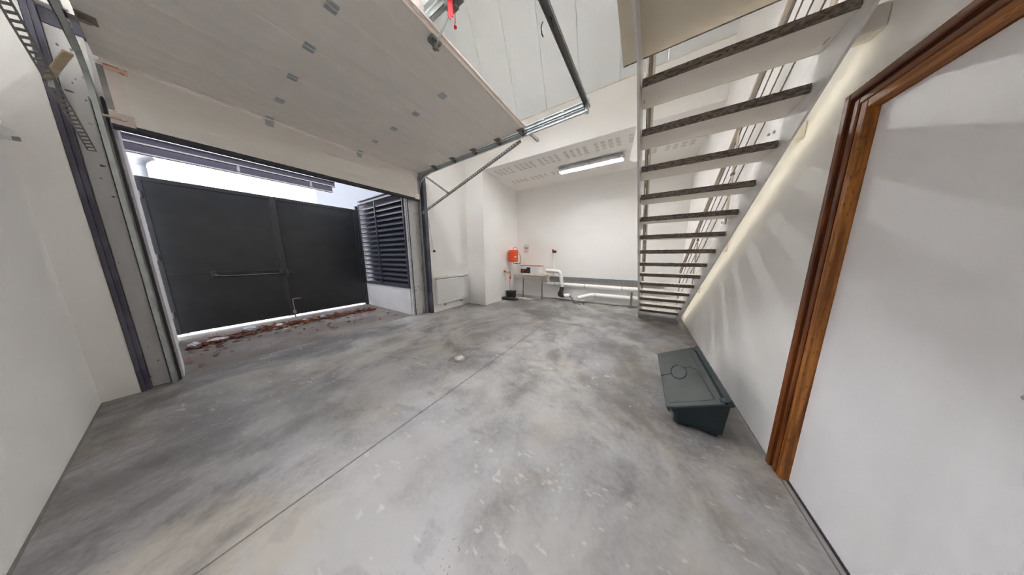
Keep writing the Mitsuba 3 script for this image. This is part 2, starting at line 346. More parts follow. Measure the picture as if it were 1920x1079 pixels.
# ---------------- timber-framed door in the right wall
d1 = empty_struct('door_1', 'white flush door in a red-brown varnished wooden frame')
def casing_side(y_out, y_in, s):
    w = y_out - y_in
    a = cbox(0.812, RX, y_out - 0.034 * s, y_out, 0, 2.135, 0.004) if s > 0 else cbox(0.812, RX, y_out, y_out + 0.034, 0, 2.135, 0.004)
    return a
cs_l = cat(cbox(0.810, RX, 1.842, 1.878, 0, 2.137, 0.005), cbox(0.820, RX, 1.797, 1.826, 0, 2.088, 0.004))
add('casing', cs_l, 'wood_dark', d1)
add('casing', cat(cbox(0.810, RX, 0.717, 0.753, 0, 2.137, 0.005), cbox(0.820, RX, 0.769, 0.798, 0, 2.088, 0.004)), 'wood_dark', d1)
add('casing', cat(cbox(0.810, RX, 0.753, 1.842, 2.101, 2.137, 0.005), cbox(0.820, RX, 0.798, 1.797, 2.060, 2.088, 0.004)), 'wood_dark_head', d1)
add('casing_groove', cat(cbox(0.830, RX, 1.824, 1.845, 0, 2.10), cbox(0.830, RX, 0.75, 0.77, 0, 2.10), cbox(0.830, RX, 0.75, 1.845, 2.086, 2.103)), 'wood_groove', d1)
add('jamb', cbox(0.826, 0.94, 1.757, 1.7945, 0, DZ, 0.003), 'wood', d1)
add('jamb', cbox(0.826, 0.94, 0.8005, 0.838, 0, DZ, 0.003), 'wood', d1)
add('jamb', cbox(0.826, 0.94, 0.838, 1.757, 2.024, 2.0615, 0.003), 'wood_head', d1)
add('leaf', cbox(0.862, 0.902, 0.842, 1.753, 0.013, 2.020, 0.002), 'leaf', d1)
add('drop_seal', cbox(0.858, 0.90, 0.842, 1.753, 0.0, 0.0135), 'rubber', d1)
lv = cat(cyl((0.862, 0.905, 1.02), (0.81, 0.905, 1.02), 0.010), tube(fillet([(0.81, 0.905, 1.02), (0.808, 0.90, 1.02), (0.808, 1.02, 1.02)], 0.01), 0.009), lathe([(0, 0), (0.025, 0), (0.025, 0.006), (0, 0.008)], 20, (0.862, 0.905, 1.02), 'x'))
add('handle', lv, 'galv', d1, 40)

# ---------------- steel portal frame around the opening
def h_section(x0, x1, y0, y1, z0, z1):
    t = 0.012
    return cat(cbox(x0, x1, y0, y0 + t, z0, z1), cbox(x0, x1, y1 - t, y1, z0, z1), cbox((x0 + x1) / 2 - 0.006, (x0 + x1) / 2 + 0.006, y0, y1, z0, z1))
def u_col(y0, y1, z1):
    t = 0.01
    return cat(cbox(-4.355, -4.192, y0, y0 + 0.026, 0, z1, 0.002), cbox(-4.355, -4.205, y0 + 0.026, y1, 0, z1, 0.002))
one('steel_column', u_col(-0.402, -0.352, 3.36), 'navy', 'dark blue-grey steel column at the left edge of the garage opening', 'column')
one('steel_column', cbox(-4.355, -4.125, 2.968, 3.041, 0, 3.36, 0.002), 'navy', 'dark blue-grey steel column at the right edge of the garage opening', 'column')
one('lintel_beam', cat(cbox(-4.355, -4.265, -0.350, 2.96, 3.252, 3.362, 0.002)), 'navy', 'dark steel beam spanning the two columns above the garage door', 'beam')

# ================================================================== GARAGE DOOR
gd = thing('garage_door', 'white sectional garage door raised overhead, its lowest section still hanging upright', 'garage door')
PY0, PY1 = -0.175, 2.895
hx = [-4.15, -3.605, -3.075, -2.56, -2.05, -1.60]
zdoor = lambda x: 3.085 + (x + 4.15) * 0.032
T0 = 0.040
# upright lowest section
vs = cat(cbox(-4.20, -4.16, PY0, PY1, 2.575, 3.07, 0.003),
         cbox(-4.1605, -4.158, PY0 + 0.05, PY1 - 0.05, 2.72, 2.724), cbox(-4.1605, -4.158, PY0 + 0.05, PY1 - 0.05, 2.89, 2.894))
add('section', vs, 'door_panel', gd)
secs = []
for k in range(5):
    xa, xb = hx[k] + 0.006, hx[k + 1] - 0.006
    A, B = np.array([xa, 0, zdoor(xa)]), np.array([xb, 0, zdoor(xb)])
    X = nrm(B - A); L = np.linalg.norm(B - A); Z = np.cross(X, (0, 1, 0)); Z = Z if Z[2] > 0 else -Z
    m = cbox(0, L, PY0, PY1, 0, T0, 0.004)
    ribs = [cbox(L * f - 0.0015, L * f + 0.0015, PY0 + 0.06, PY1 - 0.06, -0.0012, 0.002) for f in (0.33, 0.66)]
    add('section', frame(cat(m, ribs), A, X, (0, 1, 0) if np.dot(np.cross(X, (0, 1, 0)), Z) > 0 else (0, -1, 0), Z), 'door_panel', gd)
for k in range(1, 5):
    x = hx[k]; add('seam_bead', cat(cbox(x - 0.0062, x + 0.0062, PY0 + 0.01, PY1 - 0.01, zdoor(x) + 0.001, zdoor(x) + 0.02)), 'door_seam', gd)
add('seam_bead', tube([(-4.148, PY0 + 0.02, 3.076), (-4.148, PY1 - 0.02, 3.076)], 0.010, 8), 'door_edge', gd, 40)
add('top_rail', cat(cbox(hx[5] - 0.004, hx[5] + 0.012, PY0, PY1, zdoor(hx[5]) - 0.004, zdoor(hx[5]) + 0.052, 0.003), cbox(hx[5] + 0.012, hx[5] + 0.030, PY0, PY1, zdoor(hx[5]) + 0.034, zdoor(hx[5]) + 0.055, 0.002)), 'door_edge', gd)
add('bottom_seal', cat(cbox(-4.205, -4.155, PY0, PY1, 2.535, 2.578, 0.006), tube([(-4.18, PY0, 2.535), (-4.18, PY1, 2.535)], 0.018, 10)), 'rubber', gd, 40, label='black rubber seal')
# hinges: two leaves, knuckle and screw heads
def hinge(x, y, upright=False):
    z = zdoor(x)
    if upright:
        leaf = cat(cbox(-4.16, -4.155, y - 0.035, y + 0.035, 3.005, 3.06, 0.001), cbox(-4.13, -4.07, y - 0.035, y + 0.035, 3.082, 3.0865, 0.001), tube([(-4.147, y - 0.04, 3.066), (-4.147, y + 0.04, 3.066)], 0.011, 10))
        return leaf
    s = 0.032 * 1.0
    leaf = cat(cbox(x - 0.045, x - 0.009, y - 0.035, y + 0.035, z - 0.0065, z - 0.0005, 0.001), cbox(x + 0.009, x + 0.045, y - 0.035, y + 0.035, z - 0.0055, z + 0.0015, 0.001),
               tube([(x, y - 0.035, z - 0.004), (x, y + 0.035, z - 0.004)], 0.009, 10))
    for sx in (-0.030, 0.030):
        for sy in (-0.022, 0.022):
            leaf = cat(leaf, cyl((x + sx, y + sy, z - 0.001), (x + sx, y + sy, z - 0.011), 0.006, 8))
    return leaf
hys = (0.82, 1.81)
for y in hys:
    add('hinge', hinge(hx[0], y, True), 'hinge', gd, 30, label='galvanised hinge')
    for k in range(1, 5): add('hinge', hinge(hx[k], y), 'hinge', gd, 30, label='galvanised hinge')
# end brackets with rollers
for yy, s in ((PY0, -1), (PY1, 1)):
    for k in range(1, 6):
        x = hx[k]; z = zdoor(x); dx = 0.0 if k < 5 else -0.03
        e = cat(cbox(x - 0.055 + dx, x + 0.055 + dx, min(yy, yy - s * 0.075), max(yy, yy - s * 0.075), z - 0.006, z - 0.001, 0.001),
                cbox(x - 0.035 + dx, x + 0.035 + dx, min(yy, yy - s * 0.006), max(yy, yy - s * 0.006), z - 0.05, z - 0.001),
                cyl((x + dx, yy - s * 0.05, z - 0.030), (x + dx, yy + s * 0.03, z - 0.030), 0.012, 10))
        b = add('end_bracket', e, 'rust', gd, label='browned end bracket')
        add('roller', lathe([(0, -0.008), (0.021, -0.008), (0.023, 0), (0.021, 0.008), (0, 0.008)], 18, (x + dx, yy + s * 0.035, z - 0.030), 'y'), 'black', b, 40)
    e = cat(cbox(-4.158, -4.152, min(yy, yy - s * 0.11), max(yy, yy - s * 0.11), 2.56, 2.66, 0.001), cyl((-4.15, yy - s * 0.05, 2.61), (-4.15, yy + s * 0.03, 2.61), 0.010, 10),
            cyl((-4.152, yy - s * 0.06, 2.615), (-4.138, yy - s * 0.06, 2.615), 0.016, 12))
    add('corner_bracket', e, 'pink_galv', gd, label='pinkish galvanised corner bracket')
    # dark slotted side rail of the upright section
    add('side_rail', cat(cbox(-4.157, -4.153, min(yy, yy - s * 0.03), max(yy, yy - s * 0.03), 2.68, 3.03)), 'brace_steel', gd)
add('end_cap', cbox(-4.1585, -4.1565, PY0 + 0.012, PY0 + 0.10, 2.67, 3.06), 'door_edge', gd)
add('sticker', cbox(-4.1582, -4.1562, PY0 + 0.03, PY0 + 0.135, 3.005, 3.055), 'sticker', gd, label='orange and pink warning sticker')
add('door_arm_bracket', cat(cbox(-1.66, -1.585, 1.33, 1.42, 3.135, 3.160, 0.003), cbox(-1.64, -1.60, 1.36, 1.39, 3.09, 3.14, 0.003), cyl((-1.62, 1.34, 3.11), (-1.62, 1.41, 3.11), 0.009, 10)), 'dark_galv', gd, label='dark operator bracket')
add('lifting_lug', frame(extr(Point(0, 0).buffer(0.05).intersection(sbox(-0.05, -0.02, 0.05, 0.05)).union(sbox(-0.05, -0.07, 0.05, -0.015)), 0.006), (-1.585, 1.20, 3.255), (0, 1, 0), (0, 0, 1), (1, 0, 0)), 'door_edge', gd)

# tracks: upright, curve, then overhead
CP = [(-0.014, -0.026), (0.014, -0.026), (0.014, -0.020), (-0.008, -0.020), (-0.008, 0.020), (0.014, 0.020), (0.014, 0.026), (-0.014, 0.026)]
CPm = [(u, v) for u, v in CP]
def track(yc, label, s):
    t = thing('door_track', label, 'track')
    zt = lambda x: zdoor(x) - 0.030
    up_ = [(-4.235, z) for z in np.linspace(0.0, 2.72, 12)]
    a = np.linspace(0, 1, 12)[1:]
    curve = [((1 - q) ** 2 * -4.235 + 2 * q * (1 - q) * -4.235 + q * q * -3.72, (1 - q) ** 2 * 2.72 + 2 * q * (1 - q) * (zt(-3.9)) + q * q * zt(-3.72)) for q in a]
    over = [(x, zt(x)) for x in np.linspace(-3.6, -0.72, 8)]
    path = up_ + curve + over
    prof = [(v * s, u) for u, v in CP]           # opening towards the door
    prof = [(u, w) for u, w in [(p[0] * 1.0, p[1]) for p in [(b, a_ * -s) for a_, b in CP]]]
    add('roller_channel', sweep_xz(prof, path, yc), 'galv', t, 25)
    # angle that carries the channel
    add('wall_angle', cbox(-4.27, -4.212, yc + s * 0.022 - 0.003, yc + s * 0.022 + 0.003, 0, 2.75), 'dark_galv', t)
    add('upper_channel', sweep_xz(prof, [(x, zt(x) + 0.075) for x in np.linspace(-3.95, -0.72, 8)], yc + s * 0.004), 'galv', t, 25)
    add('carrier_angle', bar((-4.1, yc + s * 0.022, zt(-4.1) + 0.037), (-0.72, yc + s * 0.022, zt(-0.72) + 0.037), 0.004, 0.09), 'dark_galv', t)
    for x in (-3.7, -2.3, -1.30, -1.02):
        [add('splice_bolt', cyl((x, yc - s * 0.012, zt(x) + dz), (x, yc - s * 0.026, zt(x) + dz), 0.009, 8), 'galv', t) for dz in (0.0, 0.075)]
    add('end_stop', cbox(-0.735, -0.70, yc - 0.03, yc + 0.03, zt(-0.72) - 0.035, zt(-0.72) + 0.12, 0.003), 'galv', t)
    return t
track(-0.225, 'galvanised door track on the left of the garage opening, curving overhead', -1)
track(2.940, 'galvanised door track on the right of the garage opening, running overhead to the rear bar', 1)
rb = thing('rear_bar', 'galvanised bar joining the rear ends of the two overhead door tracks', 'bar')
add('channel', cat(bar((-0.72, 3.0, 3.235), (-0.80, -0.25, 3.235), 0.05, 0.004), bar((-0.745, 3.0, 3.215), (-0.825, -0.25, 3.215), 0.004, 0.045), bar((-0.698, 3.0, 3.222), (-0.778, -0.25, 3.222), 0.004, 0.03)), 'dark_galv', rb)
for q in (-1, 1):
    add('cable_tie', tube(spline([(-0.79 + 0.03 * q, 1.80, 3.225), (-0.79 + 0.045 * q, 1.80, 3.20), (-0.79 + 0.05 * q, 1.82, 3.175), (-0.79 + 0.04 * q, 1.83, 3.15)], 8), 0.005, 6), 'black', rb, 40, label='black cable tie')
one('track_bracket', cat(perforated((-1.62, 2.99, 3.245), (-1.58, 3.38, 3.235), 0.04, 0.03, (0, 0, 1)), cbox(-1.65, -1.58, 2.975, 2.995, 3.16, 3.26, 0.002)), 'galv', 'short galvanised perforated bracket behind the right door track', 'bracket')
# slotted braces from the columns up to the overhead tracks
br = thing('track_brace', 'dark slotted steel brace rising from the right column to the overhead track', 'brace')
add('slotted_bar', perforated((-4.15, 2.958, 2.315), (-1.70, 2.985, 3.10), 0.036, 0.028, (0, 0, 1), slot=(0.026, 0.5), pitch=0.05), 'brace_steel', br)
add('strut', perforated((-4.02, 2.992, 3.02), (-3.33, 2.992, 2.575), 0.034, 0.025, (0, 0, 1), slot=(0.026, 0.5), pitch=0.05), 'brace_steel', br)
add('foot_plate', cbox(-4.20, -4.13, 2.960, 2.968, 2.275, 2.345, 0.002), 'galv', br)
br = thing('track_brace', 'grey slotted steel brace rising from the left column past the left wall', 'brace')
add('slotted_bar', perforated((-4.185, -0.295, 2.285), (-2.2, -0.325, 2.92), 0.042, -0.02, (0, 1, 0), slot=(0.030, 0.62), pitch=0.05, skew=0.006), 'brace_steel', br)
add('strut', bar((-3.43, -0.312, 2.535), (-3.14, -0.205, 2.63), 0.032, 0.014, c=0.003), 'old_wood', br, label='worn timber spacer')
add('strut_bolt', cyl((-3.45, -0.31, 2.49), (-3.45, -0.31, 2.535), 0.010, 8), 'galv', br)

# operator rail above the door with its trolley, arm and red release
op = thing('door_operator', 'electric door operator rail running from the garage wall over the raised door', 'door opener')
add('rail', cat(bar((-4.15, 1.375, 3.335), (-0.45, 1.375, 3.335), 0.045, 0.03, c=0.003), bar((-4.15, 1.375, 3.353), (-0.45, 1.375, 3.353), 0.075, 0.006)), 'galv', op)
add('belt', bar((-4.1, 1.375, 3.318), (-0.5, 1.375, 3.318), 0.032, 0.012), 'black', op)
add('cover_plate', cat(bar((-1.70, 1.275, 3.375), (-1.0, 1.275, 3.375), 0.085, 0.004)), 'galv', op)
add('trolley', cat(cbox(-1.46, -1.30, 1.342, 1.408, 3.275, 3.322, 0.006), cbox(-1.42, -1.34, 1.355, 1.395, 3.24, 3.28, 0.005)), 'dark_galv', op)
add('arm', cat(bar((-1.615, 1.378, 3.115), (-1.44, 1.378, 3.255), 0.005, 0.026), bar((-1.44, 1.378, 3.255), (-1.36, 1.378, 3.275), 0.005, 0.026)), 'galv', op)
add('motor', cbox(-0.50, -0.08, 1.26, 1.49, 3.22, 3.40, 0.03), 'white_plastic', op)
add('hanger', cat(cbox(-0.40, -0.37, 1.25, 1.254, 3.3, ZC), cbox(-0.40, -0.37, 1.496, 1.50, 3.3, ZC)), 'galv', op)
rh = thing('release_handle', 'red emergency release handle hanging under the operator rail', 'handle')
add('cord', tube([(-1.368, 1.373, 3.245), (-1.372, 1.373, 3.15)], 0.003, 6), 'red', rh)
st1 = Polygon([(-0.012, 0), (0.012, 0), (0.013, -0.145), (-0.010, -0.125)])
add('strap', frame(extr(st1, 0.006), (-1.395, 1.34, 3.30), nrm((0.85, 0.53, 0)), (0, 0, 1), nrm((0.53, -0.85, 0))), 'red', rh)
add('strap', frame(extr(Polygon([(-0.010, 0.02), (0.012, 0.02), (0.013, -0.150), (-0.011, -0.13)]), 0.006), (-1.368, 1.335, 3.30), nrm((0.85, 0.53, 0)), (0, 0, 1), nrm((0.53, -0.85, 0))), 'red', rh)
add('ball', trimesh.creation.icosphere(3, 0.0125).apply_translation((-1.373, 1.373, 3.127)), 'red', rh, True)

# ================================================================== STAIRS
RISE, GO = 0.1775, 0.2655
ZL0 = 15 * RISE
xl = lambda y: -0.165 + 0.044 * y
XR = 0.742
yb = lambda k: 1.74 + GO * (14 - k)
line = lambda y: 2.3075 - (RISE / GO) * (y - 2.005)
st = thing('staircase', 'white open-tread steel staircase climbing along the right wall to a landing', 'staircase')
def stringer(xf, t):
    ytop, yend = 1.72, 5.47
    pts = [(yend, 0.0), (yend, line(yend) + 0.20), (1.74 + 0.16, line(1.90) + 0.20), (1.74, ZL0 + 0.005), (-0.585, ZL0 + 0.005), (-0.585, ZL0 - 0.19), (1.55, ZL0 - 0.19)]
    y0 = (2.3075 - 0.18 + (RISE / GO) * 2.005) / (RISE / GO)
    pts += [(y0, 0.0)]
    m = wall_poly(Polygon(pts), 'x', 0, t)
    v = m.vertices.copy(); v[:, 0] += np.array([xf(y) for y in v[:, 1]]); m.vertices = v
    return m
add('stringer', stringer(lambda y: xl(y) - 0.012, 0.012), 'stringer', st)
add('stringer', stringer(lambda y: XR, 0.012), 'stringer', st)
edge_z = 0.046
bead_base = trimesh.creation.icosphere(1, 1.0)
for k in range(1, 15):
    y0, y1, z = yb(k), yb(k) + 0.25, k * RISE
    a = xl((y0 + y1) / 2) + 0.002
    tk = add('tread', cat(cbox(a, XR - 0.002, y0 + 0.004, y1, z - 0.012, z, 0.001), cbox(a, XR - 0.002, y1 - 0.006, y1, z - edge_z, z, 0.001), cbox(a, XR - 0.002, y0 + 0.004, y1 - 0.006, z - edge_z + 0.002, z - 0.032)), 'stair_white', st)
    add('edge_strip', cbox(a, XR - 0.003, y0 - 0.002, y0 + 0.006, z - edge_z, z + 0.003, 0.001), 'tread_edge', tk, label='speckled dark grip edge')
    if k <= 9:
        bx, by = np.meshgrid(np.linspace(a + 0.04, XR - 0.04, 14), np.linspace(y0 + 0.045, y1 - 0.035, 4))
        bm = [trimesh.Trimesh(bead_base.vertices * [0.012, 0.012, 0.006] + [x, y, z], bead_base.faces, process=False) for x, y in zip(bx.ravel(), by.ravel())]
        tag(add('grip_bead', cat(*bm), 'bead', tk, True), 'raised grip beads', kind='stuff')
    for yy_ in ():
        pass
ld = add('landing', cat(cbox(-0.20, 0.838, -0.588, 1.735, ZL0 - 0.06, ZL0, 0.002)), 'landing', st)
add('landing_edge', cbox(-0.20, 0.838, 1.735, 1.742, ZL0 - 0.062, ZL0 + 0.003, 0.001), 'tread_edge', ld, label='dark nosing strip')
# wall spacers and bolts on the right stringer
for (y, z) in ((1.82, 2.40), (2.28, 2.155), (3.38, 1.44), (4.32, 0.80)):
    sp = add('wall_spacer', cat(cbox(XR + 0.012, RX - 0.001, y - 0.045, y + 0.045, z - 0.05, z + 0.05, 0.006)), 'stair_white', st)
for k in (12, 9, 5, 3):
    y = yb(k) + 0.12
    add('stringer_bolt', cat(*[cyl((XR + 0.001, y + q, k * RISE + 0.07 + 0.05 * abs(q) / 0.06), (XR - 0.010, y + q, k * RISE + 0.07 + 0.05 * abs(q) / 0.06), 0.010, 8) for q in (-0.03, 0.05)]), 'brace_steel', st)

# warm light strip behind the right stringer
ka = add('light_strip', bar((XR + 0.016, 1.85, line(1.85) - 0.06), (XR + 0.016, 5.3, line(5.3) - 0.06), 0.008, 0.016), 'lamp_white', st, label='warm light strip behind the stringer')
scene[ka]['emitter'] = {'type': 'area', 'radiance': {'type': 'rgb', 'value': [STRIP * 1.0, STRIP * 0.93, STRIP * 0.74]}}
def railing(xf, label, posts, hh=0.98):
    r = thing('stair_railing', label, 'railing')
    ya, ye = 1.85, 5.42
    pt = lambda y, h: (xf(y), y, line(y) + h)
    add('handrail', cat(tube([pt(ya, hh), pt(ye, hh)], 0.021, 12)), 'handrail', r, 40)
    add('top_flat', bar(pt(ya, hh - 0.075), pt(ye, hh - 0.075), 0.008, 0.030), 'cable', r)
    for h in (0.74, 0.55, 0.36):
        add('cable', tube([pt(ya, h), pt(ye, h)], 0.0045, 8), 'cable', r, 40, label='thin steel cable')
    for y in posts:
        p = add('post', cat(bar(pt(y, 0.06), pt(y, hh - 0.02), 0.012, 0.04, up=(0, 1, 0), c=0.002)), 'handrail', r)
        add('clamp', cat(*[cbox(xf(y) - 0.012, xf(y) + 0.012, y - 0.025, y + 0.025, line(y) + h - 0.014, line(y) + h + 0.014, 0.003) for h in (0.36, 0.55, 0.74)]), 'cable', p)
    return r
railing(lambda y: XR - 0.022, 'cable railing with a tan handrail on the wall side of the stairs', (1.9, 3.05, 4.2, 5.38))
railing(lambda y: xl(y) + 0.016, 'cable railing with a tan handrail on the open side of the stairs', (1.9, 3.05, 4.2, 5.38))

# ================================================================== STORAGE BIN
sb_ = thing('storage_bin', 'dark green plastic storage bin with a sloping lid on the floor by the right wall', 'bin')
BX0, BX1, BY0, BY1 = 0.335, 0.632, 1.93, 2.93
zt = lambda x: 0.150 + (x - 0.27) * (0.335 - 0.150) / (0.632 - 0.27)
body = manifold3d.Manifold.hull_points([[x, y, z] for (x, z) in ((BX0 + 0.02, 0.03), (BX1 - 0.015, 0.03), (BX1, zt(BX1) - 0.03), (BX0 - 0.025, zt(BX0 - 0.025) - 0.03)) for y in (BY0 + (0.012 if z < 0.1 else 0), BY1 - (0.012 if z < 0.1 else 0))])
bm = body.to_mesh(); body = trimesh.Trimesh(bm.vert_properties[:, :3], bm.tri_verts)
feet = [cbox(x, x + 0.055, y, y + 0.06, 0.0, 0.034, 0.004) for x in (BX0 + 0.03, BX1 - 0.09) for y in (BY0 + 0.02, BY1 - 0.08)]
corner = cbox(BX0 - 0.004, BX0 + 0.02, BY0 - 0.008, BY0 + 0.02, 0.03, zt(BX0) - 0.04, 0.006)
rims = [bar((BX0 - 0.03, y, zt(BX0 - 0.03) - 0.035), (BX1 + 0.004, y, zt(BX1) - 0.035), 0.02, 0.016, c=0.003) for y in (BY0, BY1)]
add('body', cat(body, cbox(BX0 + 0.03, BX1 - 0.05, BY0 + 0.03, BY1 - 0.03, 0.012, 0.035), feet, corner, rims), 'bin', sb_)
def on_lid(x, y, h=0.0):
    return np.array([x, y, zt(x) + h])
X = nrm(on_lid(1, 0) - on_lid(0, 0)); Z = np.cross(X, (0, 1, 0)); LL = (0.592 - 0.268) / X[0]
o = on_lid(0.268, 0)
lidm = cat(frame(cbox(0, LL, BY0 - 0.022, BY1 + 0.03, -0.026, 0, 0.007), o, X, (0, 1, 0), Z),
           frame(cbox(0.0, 0.016, BY0 - 0.022, BY1 + 0.03, -0.045, -0.004, 0.006), o, X, (0, 1, 0), Z),
           frame(cbox(0.03, LL - 0.05, BY0 + 0.02, BY1 - 0.03, -0.002, 0.004, 0.003), o, X, (0, 1, 0), Z))
lid = add('lid', lidm, 'bin_lid', sb_)
add('hinge_rail', frame(cbox(LL + 0.006, LL + 0.046, BY0 - 0.008, BY1 + 0.02, -0.05, 0.004, 0.007), o, X, (0, 1, 0), Z), 'bin', sb_)
add('hinge_knuckle', cat(*[frame(cbox(LL - 0.02, LL + 0.02, y, y + 0.05, -0.004, 0.007, 0.003), o, X, (0, 1, 0), Z) for y in (BY0 - 0.02, BY1 - 0.06)]), 'bin', sb_)
# moulded lines on the lid: a ring in two arcs, a straight and a kinked line
def on2(u, y, h=0.0045): return o + X * u + np.array([0, y, 0]) + Z * h
uc, yc_ = 0.155, 2.43
arc = lambda a0, a1, r=0.062: [on2(uc + r * math.cos(t), yc_ + 2.2 * r * math.sin(t)) for t in np.linspace(math.radians(a0), math.radians(a1), 16)]
gl = cat(tube(arc(-115, 50), 0.005, 6), tube(arc(75, 235), 0.005, 6), tube([on2(0.0, yc_ - 0.02), on2(uc - 0.062, yc_ - 0.02)], 0.0035, 6),
         tube([on2(uc + 0.04, yc_ + 0.06), on2(0.255, yc_ + 0.065), on2(0.275, yc_ + 0.03), on2(0.297, yc_ - 0.0)], 0.0035, 6), tube([on2(0.297, yc_), on2(0.322, BY0 + 0.03)], 0.0022, 6))
add('moulded_line', gl, 'bin', lid)

# ================================================================== FLOOR DRAIN
fd = thing('floor_drain', 'small round white drain grate in a worn patch of the concrete floor', 'drain')
cx, cy = -1.951, 1.789
add('frame', extr(affinity.rotate(sbox(-0.10, -0.10, 0.10, 0.10).buffer(0.008), 12).difference(Point(0, 0).buffer(0.066)), 0.003).apply_translation((cx, cy, 0.0)), 'rust', fd)
gr = Point(0, 0).buffer(0.064, 12)
for a in range(12):
    for r in (0.028, 0.049):
        gr = gr.difference(Point(r * math.cos(a * math.pi / 6 + r * 9), r * math.sin(a * math.pi / 6 + r * 9)).buffer(0.010 if r > 0.04 else 0.0055))
add('grate', extr(gr, 0.006).apply_translation((cx, cy, 0.0005)), 'white_plastic', fd)
add('sump', extr(Point(0, 0).buffer(0.066, 12), 0.001).apply_translation((cx, cy, 0.0)), 'black', fd)

# ================================================================== LAMPS
def luminaire(name, label, x0, x1, y0, z, power, ceil, flip=1, wall_x=None, louvre=False):
    """batten with a lip on the far side; the tube's diffuser looks down"""
    t = thing(name, label, 'lamp')
    f = flip
    def bx(xa, xb, ya, yb_, za, zb, c=0):
        m = bx0(xa, xb, ya, yb_, za, zb, c)
        if wall_x is not None:      # along y, on the right wall: x0..x1 are then y, y0 is x
            m.apply_transform(np.array([[0, 1, 0, 0], [-1, 0, 0, x0 + x1], [0, 0, 1, 0], [0, 0, 0, 1.0]]))
        return m
    def bx0(xa, xb, ya, yb_, za, zb, c=0): return cbox(xa, xb, min(y0 + f * ya, y0 + f * yb_), max(y0 + f * ya, y0 + f * yb_), z + za, z + zb, c)
    add('housing', cat(bx(x0, x1, -0.11, 0.035, 0.010, 0.060, 0.004), bx(x0, x1, 0.035, 0.041, -0.017, 0.060), bx(x0 - 0.004, x0, -0.11, 0.041, -0.017, 0.060), bx(x1, x1 + 0.004, -0.11, 0.041, -0.017, 0.060)), 'lamp_white', t)
    add('reflector', bx(x0 - 0.02, x1 + 0.02, -0.17, 0.05, 0.060, 0.066), 'galv', t)
    for xx in (x0 + 0.08, (x0 + x1) / 2, x1 - 0.08):
        add('clip', bx(xx - 0.02, xx + 0.02, -0.135, -0.11, 0.03, 0.062, 0.002), 'galv', t)
    for xx in (x0 + 0.2, x1 - 0.22): add('stem', bx(xx, xx + 0.02, -0.05, -0.03, 0.066, ceil - z), 'lamp_white', t)
    if louvre:
        yf = 0.034 if louvre == 'wall wash' else 0.068
        for ya in (-0.055, yf): add('louvre_side', bx(x0, x1, ya, ya + 0.002, -0.056, 0.012), 'louvre_alu', t)
        tag(add('louvre_fin', cat(*[bx(q, q + 0.0015, -0.055, yf, -0.056, -0.003) for q in np.arange(x0, x1 + 0.001, 0.058)]), 'louvre_alu', t), 'thin cross fins', kind='stuff')
    k = add('diffuser', bx(x0 + 0.004, x1 - 0.004, 0.004, 0.028, -0.002, 0.010, 0.003), 'lamp_white', t, label='lit tube diffuser')
    scene[k]['emitter'] = {'type': 'area', 'radiance': {'type': 'rgb', 'value': [power * 0.985, power * 0.995, power * 1.015] if louvre else [power, power * 0.99, power * 0.975]}}
luminaire('fluorescent_light', 'lit fluorescent batten under the perforated low ceiling', -1.84, -0.47, 5.235, 3.362, LAMP_MEZZ, ZL)
for x0, x1, y, k, lab in ((-2.5, -1.25, 1.45, 1.2, 'fluorescent batten hung from the high ceiling in the middle of the bay'), (-4.0, -2.6, 1.55, 1.25, 'fluorescent batten hung from the high ceiling over the garage door')):
    luminaire('fluorescent_light', lab, x0, x1, y, 6.25, LAMP_HIGH * k, ZC, 1, None, True)
luminaire('fluorescent_light', 'fluorescent batten hung from the high ceiling nearest the mezzanine edge', -1.2, 0.1, 1.9, 6.25, LAMP_HIGH * 0.6, ZC, 1, None, 'wall wash')
luminaire('fluorescent_light', 'fluorescent batten fixed along the high ceiling above the staircase', 0.0, 1.6, 0.35, 6.25, LAMP_HIGH * 0.45, ZC, 1, 0.84, True)

pl = thing('panel_light', 'white rectangular panel light hung on rods above the raised edge of the garage door', 'lamp')
PX0, PX1, PYa, PYb, PZ = -1.58, -1.38, 0.45, 1.90, 4.15
add('housing', cat(cbox(PX0, PX1, PYa, PYb, PZ + 0.01, PZ + 0.05, 0.004), cbox(PX0, PX0 + 0.012, PYa, PYb, PZ - 0.05, PZ + 0.02), cbox(PX1 - 0.012, PX1, PYa, PYb, PZ - 0.05, PZ + 0.02), cbox(PX0, PX1, PYa, PYa + 0.012, PZ - 0.05, PZ + 0.02), cbox(PX0, PX1, PYb - 0.012, PYb, PZ - 0.05, PZ + 0.02)), 'louvre_alu', pl)
for y in (PYa + 0.2, PYb - 0.2): add('rod', cyl((-1.48, y, PZ + 0.05), (-1.48, y, ZC), 0.006, 8), 'galv', pl)
k = add('diffuser', cbox(PX0 + 0.014, PX1 - 0.014, PYa + 0.014, PYb - 0.014, PZ, PZ + 0.009), 'lamp_white', pl, label='lit diffuser')
scene[k]['emitter'] = {'type': 'area', 'radiance': {'type': 'rgb', 'value': [LAMP_PANEL * 0.97, LAMP_PANEL * 0.995, LAMP_PANEL * 1.05]}}

